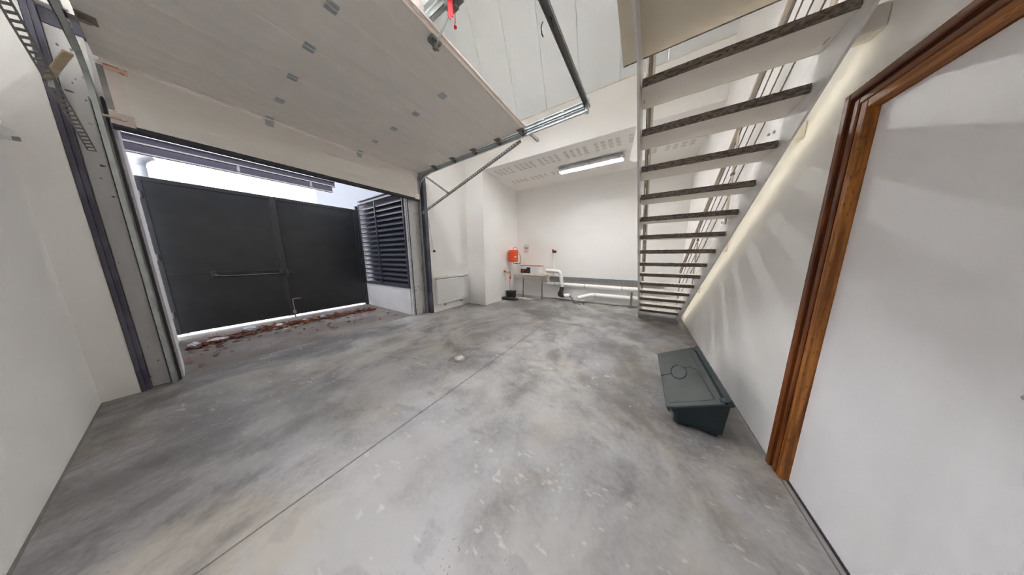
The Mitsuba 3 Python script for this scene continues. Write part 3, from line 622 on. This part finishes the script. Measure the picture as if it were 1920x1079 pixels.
# ================================================================== BACK CORNER: heater, vessel, pipes, shelf
ht = thing('convector_heater', 'white wall convector heater low on the wall right of the garage opening', 'heater')
HX = GX2
add('body', cat(cbox(HX + 0.012, HX + 0.085, 3.10, 4.17, 0.185, 0.80, 0.010)), 'heater', ht)
add('top_grille', cat(cbox(HX + 0.008, HX + 0.078, 3.10, 4.17, 0.815, 0.862, 0.008), cbox(HX + 0.01, HX + 0.04, 3.12, 4.15, 0.79, 0.82)), 'heater', ht)
add('outlet_slot', cbox(HX + 0.012, HX + 0.070, 3.115, 4.155, 0.7995, 0.8155), 'slot_dark', ht, label='dark air outlet slot')
add('base_line', cbox(HX + 0.084, HX + 0.0875, 3.12, 4.15, 0.265, 0.272), 'stringer', ht)
for y in (3.35, 3.9): add('foot_bracket', cbox(HX, HX + 0.03, y, y + 0.04, 0.12, 0.19), 'brace_steel', ht)
ds = thing('wall_stop', 'small black round stop on the wall between the right column and the heater', 'stop')
add('knob', lathe([(0, 0.035), (0.018, 0.033), (0.026, 0.024), (0.026, 0.0), (0, 0)][::-1], 20, (GX2, 3.145, 1.468), 'x'), 'black', ds, 40)
one('wall_cable', tube(spline([(GX2 + 0.006, 3.05, 2.2), (GX2 + 0.006, 3.08, 1.9), (GX2 + 0.006, 3.12, 1.6), (GX2 + 0.006, 3.14, 1.49)], 14), 0.004, 6), 'stringer', 'thin pale cable running down the wall to the black stop', 'cable', smooth=True)
WX = -3.63
vs_ = thing('expansion_vessel', 'orange-red expansion vessel mounted in the back left corner', 'expansion vessel')
vx, vy, vz = -3.46, 5.62, 1.345
pr = [(0, -0.185)] + [(0.105 + 0.045 * math.sin(a), -0.14 - 0.045 * math.cos(a)) for a in np.linspace(0, math.pi / 2, 6)] + [(0.150, -0.02), (0.154, -0.012), (0.154, 0.012), (0.150, 0.02)] + [(0.105 + 0.045 * math.cos(a), 0.14 + 0.045 * math.sin(a)) for a in np.linspace(0, math.pi / 2, 6)] + [(0, 0.185)]
add('tank', lathe(pr, 32, (vx, vy, vz)), 'vessel', vs_, 35)
add('strap', cat(cbox(WX + 0.002, vx - 0.12, vy - 0.02, vy + 0.02, vz - 0.03, vz + 0.03)), 'brace_steel', vs_)
add('label', frame(extr(sbox(-0.035, -0.015, 0.035, 0.015), 0.001), (vx + 0.128, vy - 0.085, vz - 0.03), nrm((0.55, 0.83, 0)), (0, 0, 1), nrm((0.83, -0.55, 0))), 'white_plastic', vs_, label='white label')
add('hose', tube(spline([(vx, vy, vz + 0.18), (vx + 0.01, vy, vz + 0.25), (vx + 0.07, vy, vz + 0.27), (vx + 0.18, vy, vz + 0.13), (vx + 0.27, vy + 0.02, vz - 0.07), (vx + 0.24, vy + 0.04, vz - 0.20), (vx + 0.12, vy + 0.04, vz - 0.24)], 30), 0.009, 8), 'brace_steel', vs_, True, label='grey flexible hose')
vl = thing('pipe_valve', 'cluster of copper fittings with a red tap under the orange vessel', 'valve')
add('pipe', cat(tube(fillet([(vx, vy, vz - 0.185), (vx, vy, vz - 0.24), (vx + 0.25, vy + 0.04, vz - 0.25)], 0.03), 0.012, 8), cyl((vx + 0.12, vy + 0.02, vz - 0.27), (vx + 0.12, vy + 0.02, vz - 0.21), 0.018)), 'copper', vl, 40)
add('tap', cat(cbox(vx + 0.05, vx + 0.11, vy - 0.03, vy + 0.0, vz - 0.25, vz - 0.225, 0.006)), 'red', vl)
vl = thing('pipe_valve', 'thin copper drop pipe with a bent grey fitting and red tap left of the shelf', 'valve')
add('pipe', cat(tube(fillet([(WX + 0.02, 5.35, 0.86), (WX + 0.10, 5.36, 0.80), (WX + 0.17, 5.36, 0.86), (WX + 0.20, 5.37, 0.82), (WX + 0.20, 5.37, 0.66)], 0.04), 0.013, 8), cyl((WX + 0.19, 5.37, 0.70), (WX + 0.19, 5.37, 0.30), 0.006, 8), cyl((WX, 5.34, 0.86), (WX + 0.07, 5.34, 0.86), 0.03, 10)), 'copper', vl, 40)
add('tap', cat(cbox(WX + 0.18, WX + 0.225, 5.345, 5.385, 0.635, 0.69, 0.008)), 'red', vl)
one('storage_crate', cat(cbox(-3.60, -3.36, 5.40, 5.62, 0.0, 0.20, 0.008), cbox(-3.61, -3.35, 5.39, 5.63, 0.19, 0.225, 0.006)), 'black', 'small black crate on the floor below the copper drop pipe', 'crate')
def crumple(n, sx, sy, sz, seed):
    m = trimesh.creation.icosphere(3, 1.0); v = m.vertices.copy()
    d = meshkit.fbm(v * 2.3 + seed * 7.1, 4, seed) - 0.5
    v *= (1 + 0.75 * d)[:, None]; v *= [sx, sy, sz]; v[:, 2] -= v[:, 2].min(); v[:, 2] = np.maximum(v[:, 2], 0)
    return trimesh.Trimesh(v, m.faces, process=False)
one('floor_mat', crumple(0, 0.30, 0.12, 0.035, 11).apply_translation((-3.36, 5.22, 0)), 'black', 'crumpled black plastic sheet on the floor at the end of the recess wall', 'plastic sheet', smooth=True)
# steel shelf
sh = thing('wall_shelf', 'grey metal shelf on an upright leg against the back wall', 'shelf')
add('deck', cbox(-3.34, -2.45, 5.72, BY - 0.01, 0.715, 0.745, 0.004), 'old_wood', sh)
add('front_channel', perforated((-3.34, 5.715, 0.665), (-2.45, 5.715, 0.665), 0.055, 0.03, (0, 0, 1), slot=(0.016, 0.4), pitch=0.032), 'galv', sh)
for x in (-3.16, -2.5): add('leg', cat(cbox(x - 0.016, x + 0.016, 5.735, 5.74, 0, 0.70), cbox(x - 0.016, x - 0.012, 5.74, 5.775, 0, 0.70)), 'dark_galv', sh)
dv = thing('control_unit', 'light grey control unit with a black front and red lamp on the metal shelf', 'control unit')
add('case', cbox(-3.32, -2.62, 5.78, 6.08, 0.745, 1.02, 0.008), 'white_plastic', dv)
add('front', cat(cbox(-3.27, -2.93, 5.765, 5.785, 0.80, 0.93, 0.006), cbox(-3.06, -2.93, 5.765, 5.785, 0.90, 0.98, 0.006)), 'black', dv)
add('lamp', cyl((-3.17, 5.768, 0.87), (-3.17, 5.755, 0.87), 0.025), 'red', dv, label='red lamp')
add('top_edge', cbox(-3.33, -2.61, 5.775, 6.085, 1.02, 1.035, 0.003), 'copper', dv)
one('wiring', cat(*[tube(spline([(-3.2 + 0.05 * i, 5.55 + 0.06 * i, 0.012), (-3.05 + 0.07 * i, 5.46, 0.05 - 0.01 * i), (-2.95 + 0.08 * i, 5.62, 0.012), (-2.8, 5.5 + 0.05 * i, 0.02)], 16), 0.008, 6) for i in range(4)]), 'white_plastic', 'loose tangle of pale wires on the floor below the metal shelf', 'wires', smooth=True)
sk = thing('wall_socket', 'small white and brown wall box on the back wall right of the orange vessel', 'wall box')
add('plate', cbox(-3.34, -3.18, BY - 0.03, BY, 1.47, 1.72, 0.004), 'white_plastic', sk)
add('insert', cat(cbox(-3.31, -3.19, BY - 0.036, BY - 0.028, 1.56, 1.62, 0.002), cbox(-3.31, -3.22, BY - 0.036, BY - 0.028, 1.48, 1.505, 0.002)), 'old_wood', sk)
# pipework along the back wall
PZ1, PZ2 = 0.475, 0.245
p1 = thing('white_pipe', 'thick white insulated pipe running along the back wall, upper of the two', 'pipe')
add('run', tube([(-2.65, BY - 0.11, PZ1), (0.55, BY - 0.11, PZ1)], 0.058, 16), 'pipe_white', p1, 40)
for x in (-2.2, -1.3, -0.35): add('saddle', cat(lathe([(0.0585, -0.014), (0.061, -0.014), (0.061, 0.014), (0.0585, 0.014)], 20, (x, BY - 0.11, PZ1), 'x'), cbox(x - 0.012, x + 0.012, BY - 0.055, BY, PZ1 - 0.01, PZ1 + 0.01)), 'galv', p1)
p2 = thing('white_pipe', 'thick white insulated pipe with a pale elbow along the back wall, lower of the two', 'pipe')
add('run', tube(fillet([(-1.42, BY - 0.35, 0.15), (-1.10, BY - 0.14, PZ2), (-0.2, BY - 0.12, PZ2), (0.5, BY - 0.12, PZ2)], 0.12), 0.058, 16), 'pipe_white', p2, 40)
add('sleeve', tube([(-1.03, BY - 0.135, PZ2), (-0.97, BY - 0.133, PZ2)], 0.064, 16), 'stringer', p2)
p3 = thing('white_pipe', 'short white bent pipe dropping to a black elbow at the foot of the back wall', 'pipe')
add('bend', tube(fillet([(-2.45, BY - 0.235, 0.89), (-2.0, BY - 0.235, 0.88), (-1.93, BY - 0.235, 0.45)], 0.10), 0.055, 16), 'pipe_white', p3, 40)
add('coupling', tube([(-1.935, BY - 0.235, 0.50), (-1.925, BY - 0.235, 0.42)], 0.062, 16), 'stringer', p3)
add('elbow', tube(fillet([(-1.93, BY - 0.235, 0.44), (-1.94, BY - 0.24, 0.30), (-2.02, BY - 0.25, 0.17), (-1.84, BY - 0.24, 0.16)], 0.08), 0.06, 14), 'black', p3, 40, label='black elbow')
add('outlet', tube([(-1.86, BY - 0.24, 0.165), (-1.70, BY - 0.22, 0.165)], 0.062, 16), 'pipe_white', p3)
one('black_cable', tube(spline([(-1.70, BY - 0.24, 0.16), (-1.58, BY - 0.30, 0.07), (-1.45, BY - 0.42, 0.015), (-1.33, BY - 0.40, 0.06), (-1.24, BY - 0.42, 0.015), (-1.36, BY - 0.5, 0.012)], 26), 0.013, 8), 'black', 'black cable looped on the floor below the white pipes', 'cable', smooth=True)
ty = thing('cable_tray', 'grey metal cable tray with small clips above the white pipes', 'cable tray')
add('tray', cat(cbox(-2.4, 0.55, BY - 0.09, BY, 0.60, 0.61), cbox(-2.4, 0.55, BY - 0.094, BY - 0.09, 0.60, 0.67), cbox(-2.4, 0.55, BY - 0.01, BY, 0.6, 0.70)), 'tray', ty)
for x in np.arange(-2.3, 0.5, 0.09): add('slot', cbox(x, x + 0.045, BY - 0.0955, BY - 0.093, 0.625, 0.645), 'slot_dark', ty)
add('backing', cbox(-2.4, 0.55, BY - 0.02, BY, 0.535, 0.60), 'beige_board', ty)
one('pipe_stand', cat(cbox(-0.14, -0.135, BY - 0.225, BY - 0.185, 0, 0.42), cbox(-0.14, -0.10, BY - 0.225, BY - 0.22, 0, 0.42), cbox(-0.18, -0.06, BY - 0.24, BY - 0.12, 0, 0.008)), 'dark_galv', 'slim galvanised stand holding the white pipes near the foot of the stairs', 'pipe support')
tp = thing('riser_pipe', 'slim white riser pipe with a dark and red tap on top against the back wall', 'pipe')
add('pipe', tube([(-2.27, BY - 0.08, 0.705), (-2.27, BY - 0.08, 1.44)], 0.022, 10), 'pipe_white', tp, 40)
add('tap', cat(cbox(-2.32, -2.20, BY - 0.12, BY - 0.04, 1.43, 1.50, 0.01)), 'black', tp)
add('tap_handle', cbox(-2.33, -2.27, BY - 0.11, BY - 0.05, 1.50, 1.53, 0.006), 'red', tp)
one('base_cable', tube(spline([(-2.6, BY - 0.2, 0.012), (-1.8, BY - 0.10, 0.012), (-1.0, BY - 0.16, 0.012), (-0.4, BY - 0.08, 0.012), (0.4, BY - 0.1, 0.012)], 40), 0.011, 6), 'slot_dark', 'brown cable lying along the foot of the back wall', 'cable', smooth=True)

# small wall lamp at the left picture edge
wl = thing('wall_lamp', 'small white wall fitting with a grey slot on the near left wall beside the column', 'wall lamp')
ax, az = -3.86, 2.255
shell = manifold3d.Manifold.hull_points([[x, y, z] for x, y, z in ((-4.06, LY, az + 0.05), (-4.06, LY + 0.045, az + 0.045), (-3.55, LY, az - 0.01), (-3.55, LY + 0.04, az - 0.02), (-4.08, LY, az - 0.015), (-4.07, LY + 0.055, az - 0.02), (-3.55, LY + 0.03, az - 0.06), (-3.95, LY + 0.05, az - 0.055), (-3.95, LY, az - 0.055))])
sm_ = shell.to_mesh(); add('shell', trimesh.Trimesh(sm_.vert_properties[:, :3], sm_.tri_verts), 'white_plastic', wl, 30)
add('slot', bar((-4.05, LY + 0.057, az - 0.012), (-3.94, LY + 0.054, az - 0.040), 0.012, 0.028), 'tray', wl, label='dark slot')

# ================================================================== YARD
yg = struct('yard_ground', cat(cbox(-6.60, -4.365, -0.4, 3.3, -0.25, -0.004)), 'yard', 'brownish concrete ground of the yard')
struct('street_ground', cbox(-60, -6.602, -40, 40, -0.25, -0.004), 'white_masonry', 'pale paving of the street beyond the gate')
struct('side_ground', cat(cbox(-6.6, -4.77, 3.302, 40, -0.25, -0.004), cbox(-6.6, -4.77, -40, -0.402, -0.25, -0.004)), 'yard', 'ground either side of the yard')
struct('wall_yard_left', cat(cbox(-6.3, -4.76, -0.42, -0.215, -0.1, 3.1)), 'white_masonry', 'white masonry side wall of the yard')
struct('wall_yard_right', cat(cbox(-6.62, -4.422, 2.66, 2.80, -0.1, 0.62, 0.004)), 'white_masonry', 'low grey-white wall below the louvred screen')
# gate
gt = thing('yard_gate', 'dark grey double metal gate closing the yard behind the garage opening', 'gate')
GXX = -6.5
def leaf_g(y0, y1):
    return cat(cbox(GXX - 0.045, GXX - 0.008, y0, y1, 0.062, 2.56, 0.003), cbox(GXX - 0.05, GXX + 0.004, y0, y0 + 0.05, 0.055, 2.565, 0.003), cbox(GXX - 0.05, GXX + 0.004, y1 - 0.05, y1, 0.055, 2.565, 0.003),
               cbox(GXX - 0.05, GXX + 0.004, y0, y1, 2.505, 2.568, 0.003))
lf = add('leaf', leaf_g(-0.225, 1.128), 'gate', gt)
rf = add('leaf', leaf_g(1.140, 2.585), 'gate', gt)
add('overlap_strip', cbox(GXX + 0.004, GXX + 0.012, 1.10, 1.15, 0.06, 2.56, 0.002), 'gate_metal', rf)
add('crossbar', cbox(GXX - 0.009, GXX + 0.001, -0.18, 1.08, 1.075, 1.085), 'gate_metal', lf)
add('push_bar', cat(tube(fillet([(GXX, 0.27, 1.04), (GXX + 0.10, 0.275, 1.03), (GXX + 0.11, 0.36, 1.005), (GXX + 0.11, 1.02, 1.005), (GXX + 0.05, 1.07, 1.02)], 0.05), 0.016, 10), cbox(GXX - 0.005, GXX + 0.03, 0.235, 0.29, 0.98, 1.10, 0.005)), 'gate_metal', lf, 40, label='horizontal push bar')
add('lock', cat(cbox(GXX, GXX + 0.05, 1.055, 1.10, 0.97, 1.10, 0.005), cbox(GXX, GXX + 0.05, 1.14, 1.185, 0.93, 1.09, 0.005), cyl((GXX + 0.03, 1.09, 1.01), (GXX + 0.03, 1.26, 1.01), 0.008)), 'gate_metal', rf)
add('drop_bolt', cat(tube(fillet([(GXX + 0.03, 1.30, 0.425), (GXX + 0.03, 1.17, 0.425), (GXX + 0.03, 1.17, 0.0)], 0.02), 0.010, 8), cbox(GXX + 0.004, GXX + 0.045, 1.145, 1.195, 0.10, 0.17, 0.004)), 'bolt_metal', rf, 40, label='rusty drop bolt')
add('vertical_rod', cyl((GXX + 0.025, 1.155, 1.1), (GXX + 0.025, 1.155, 2.5), 0.009), 'gate_metal', rf)
for z in (0.35, 1.3, 2.25):
    add('gate_hinge', cat(cyl((GXX + 0.004, -0.205, z), (GXX + 0.004, -0.205, z + 0.10), 0.018, 10)), 'gate_metal', lf)
one('gate_post', cbox(GXX - 0.08, GXX + 0.003, 2.592, 2.66, 0, 2.66, 0.003), 'gate', 'dark square gate post where the gate meets the louvred screen', 'post')
# louvred screen
lv_ = thing('louvre_screen', 'dark blue-grey louvred metal screen on the right side of the yard', 'louvre screen')
LXA, LXB, LYY = -6.48, -4.425, 2.66
for i in range(17):
    z = 0.70 + i * 0.118
    a = math.radians(38); w = 0.105
    bl = frame(cbox(LXA, LXB, -w / 2, w / 2, -0.002, 0.002), (0, LYY + 0.05, z), (1, 0, 0), (0, math.cos(a), math.sin(a)), (0, -math.sin(a), math.cos(a)))
    add('blade', cat(bl, cbox(LXA, LXB, LYY + 0.05 - 0.045, LYY + 0.05 - 0.039, z - 0.052, z - 0.026)), 'louvre', lv_)
for x in (LXA, -5.62, LXB):
    add('mullion', cbox(x - 0.015, x + 0.015, LYY - 0.02, LYY + 0.0, 0.62, 2.72, 0.003), 'louvre', lv_)
add('top_rail', cat(cbox(LXA, LXB, LYY - 0.025, LYY + 0.03, 2.68, 2.725, 0.003), cbox(LXA, LXB, LYY - 0.02, LYY + 0.1, 2.765, 2.785)), 'louvre', lv_)
add('back_sheet', cbox(LXA - 0.34, LXB, LYY + 0.105, LYY + 0.11, 0.62, 2.72), 'rubber', lv_)
add('sill', cbox(LXA, LXB, LYY - 0.02, LYY + 0.12, 0.62, 0.645, 0.003), 'louvre', lv_)
# two steel beams across the yard head
def i_beam(x, y0, y1, z, h, b):
    return cat(cbox(x - b / 2, x + b / 2, y0, y1, z, z + 0.012), cbox(x - b / 2, x + b / 2, y0, y1, z + h - 0.012, z + h), cbox(x - 0.006, x + 0.006, y0, y1, z, z + h))
def steel_b(x, y1, z, h, b, ds_, label):
    t = thing('yard_beam', label, 'beam')
    add('web', i_beam(x, -0.2, y1, z, h, b), 'navy_beam', t)
    add('flange_edge', cbox(x + b / 2 - 0.001, x + b / 2 + 0.004, -0.2, y1, z - 0.002, z + 0.016, 0.001), 'stringer', t, label='pale lower edge')
    for y in ds_:
        add('bracket', cbox(x - 0.01, x + 0.02, y - 0.012, y + 0.012, z - 0.075, z, 0.002), 'stringer', t)
steel_b(-5.20, 1.77, 2.692, 0.095, 0.05, (0.62, 1.42), 'dark steel beam over the yard nearest the garage door, with a pale lower edge')
steel_b(-5.55, 1.84, 2.665, 0.20, 0.05, (), 'dark steel beam over the yard farther from the garage door')
# downpipe
dp = thing('downpipe', 'white rainwater downpipe with a bent head showing above the left end of the yard gate', 'downpipe')
add('pipe', tube([(-6.80, -0.155, 0.0), (-6.80, -0.155, 2.80)], 0.045, 14), 'pipe_grey', dp, 40)
add('head', tube([(-6.80, -0.165, 2.78), (-6.80, -0.15, 2.87), (-6.79, -0.09, 2.93), (-6.78, -0.04, 2.95)], [0.048, 0.062, 0.060, 0.05], 16), 'pipe_grey', dp, 40)
add('collar', tube([(-6.80, -0.155, 1.20), (-6.80, -0.155, 1.25)], 0.050, 14), 'pipe_grey', dp)
# neighbouring white building right of the yard and the one across the street
nb = thing('neighbour_building', 'plain white building rising behind the louvred screen', 'building')
add('wall', cbox(-12.0, -4.9, 3.4, 9.0, -0.1, 7.0), 'neighbour', nb)
add('coping', cbox(-12.05, -4.85, 3.35, 9.05, 7.0, 7.12, 0.01), 'stringer', nb)
ob = thing('street_building', 'overexposed pale building with small windows across the street beyond the gate', 'building')
add('wall', cbox(-22.0, -17.0, -16.0, 14.0, -0.1, 8.0), 'facade', ob)
add('roof', cbox(-22.3, -16.8, -16.3, 14.3, 8.0, 8.3, 0.02), 'roof', ob)
for y in np.arange(-11.1, 12, 1.3):
    for z in (1.9, 4.45):
        w = add('window', cat(cbox(-17.0, -16.94, y, y + 0.36, z - 0.06, z), cbox(-17.0, -16.96, y - 0.06, y, z, z + 0.40), cbox(-17.0, -16.96, y + 0.36, y + 0.366, z, z + 0.40), cbox(-17.0, -16.96, y - 0.06, y + 0.366, z + 0.40, z + 0.46)), 'stringer', ob)
        add('pane', cbox(-16.995, -16.985, y, y + 0.36, z, z + 0.40), 'window_glass', w)
# leaf litter and scraps along the foot of the gate
rg = np.random.default_rng(5)
def leaf_mesh(n, seed):
    r = np.random.default_rng(seed); V, F = [], []
    for i in range(n):
        t = r.random(); yy = -0.15 + 2.6 * t; cxl = -5.62 - 0.33 * math.sin(min(1, t * 1.6) * 1.5) + 0.18 * min(1, max(0, t - 0.35) * 2) + r.normal(0, 0.135 * (1.15 - 0.6 * t))
        if r.random() < 0.06: cxl += r.uniform(0.2, 1.1)
        s = r.uniform(0.022, 0.052); a = r.uniform(0, 6.28); h = r.uniform(0.002, 0.03)
        ca, sa = math.cos(a), math.sin(a); lift = r.uniform(0.003, 0.02)
        loc = [(-1, 0, 0), (-0.3, 0.5, lift), (0.5, 0.38, lift * 0.7), (1, 0, 0.004), (0.5, -0.38, lift * 0.9), (-0.3, -0.5, lift)]
        b = len(V)
        for u, v, w in loc: V.append((cxl + s * (u * ca - v * sa), yy + s * (u * sa + v * ca), h + w))
        V.append((cxl, yy, h + 0.002))
        for j in range(6): F.append((b + 6, b + j, b + (j + 1) % 6))
    return trimesh.Trimesh(V, F, process=False)
ll = thing('leaf_litter', 'drift of dry red-brown leaves along the foot of the yard gate', 'leaves')
tag(ll, kind='stuff')
for m_, n_, s_ in (('leaf_brown', 420, 1), ('leaf_red', 330, 2), ('leaf_yellow', 60, 3)):
    add('leaf', leaf_mesh(n_, s_), m_, ll)
scr = [((-5.62, -0.08), (0.10, 0.07, 0.05), 'plastic_scrap', 'crumpled clear plastic bag by the left end of the leaf litter'),
       ((-5.72, 0.13), (0.10, 0.14, 0.035), 'plastic_scrap', 'flattened pale plastic sheet in the leaf litter'),
       ((-5.86, 0.47), (0.09, 0.13, 0.07), 'plastic_scrap', 'bluish plastic wrapper standing up in the leaf litter'),
       ((-5.92, 0.83), (0.04, 0.09, 0.03), 'paper_scrap', 'torn white paper scrap at the middle of the leaf litter'),
       ((-5.55, 0.86), (0.02, 0.08, 0.012), 'paper_scrap', 'thin white paper strip lying in front of the leaf litter'),
       ((-5.98, 1.20), (0.05, 0.07, 0.02), 'paper_scrap', 'white paper scrap below the drop bolt of the gate'),
       ((-5.86, 1.47), (0.05, 0.06, 0.05), 'plastic_scrap', 'small crumpled plastic piece near the right end of the leaf litter')]
for i, (xy, s, m_, lab) in enumerate(scr):
    one('litter_scrap', crumple(0, s[0] * 0.75, s[1] * 0.75, s[2] * 0.8, 20 + i).apply_translation((*xy, 0.0)), m_, lab, 'litter', smooth=True)
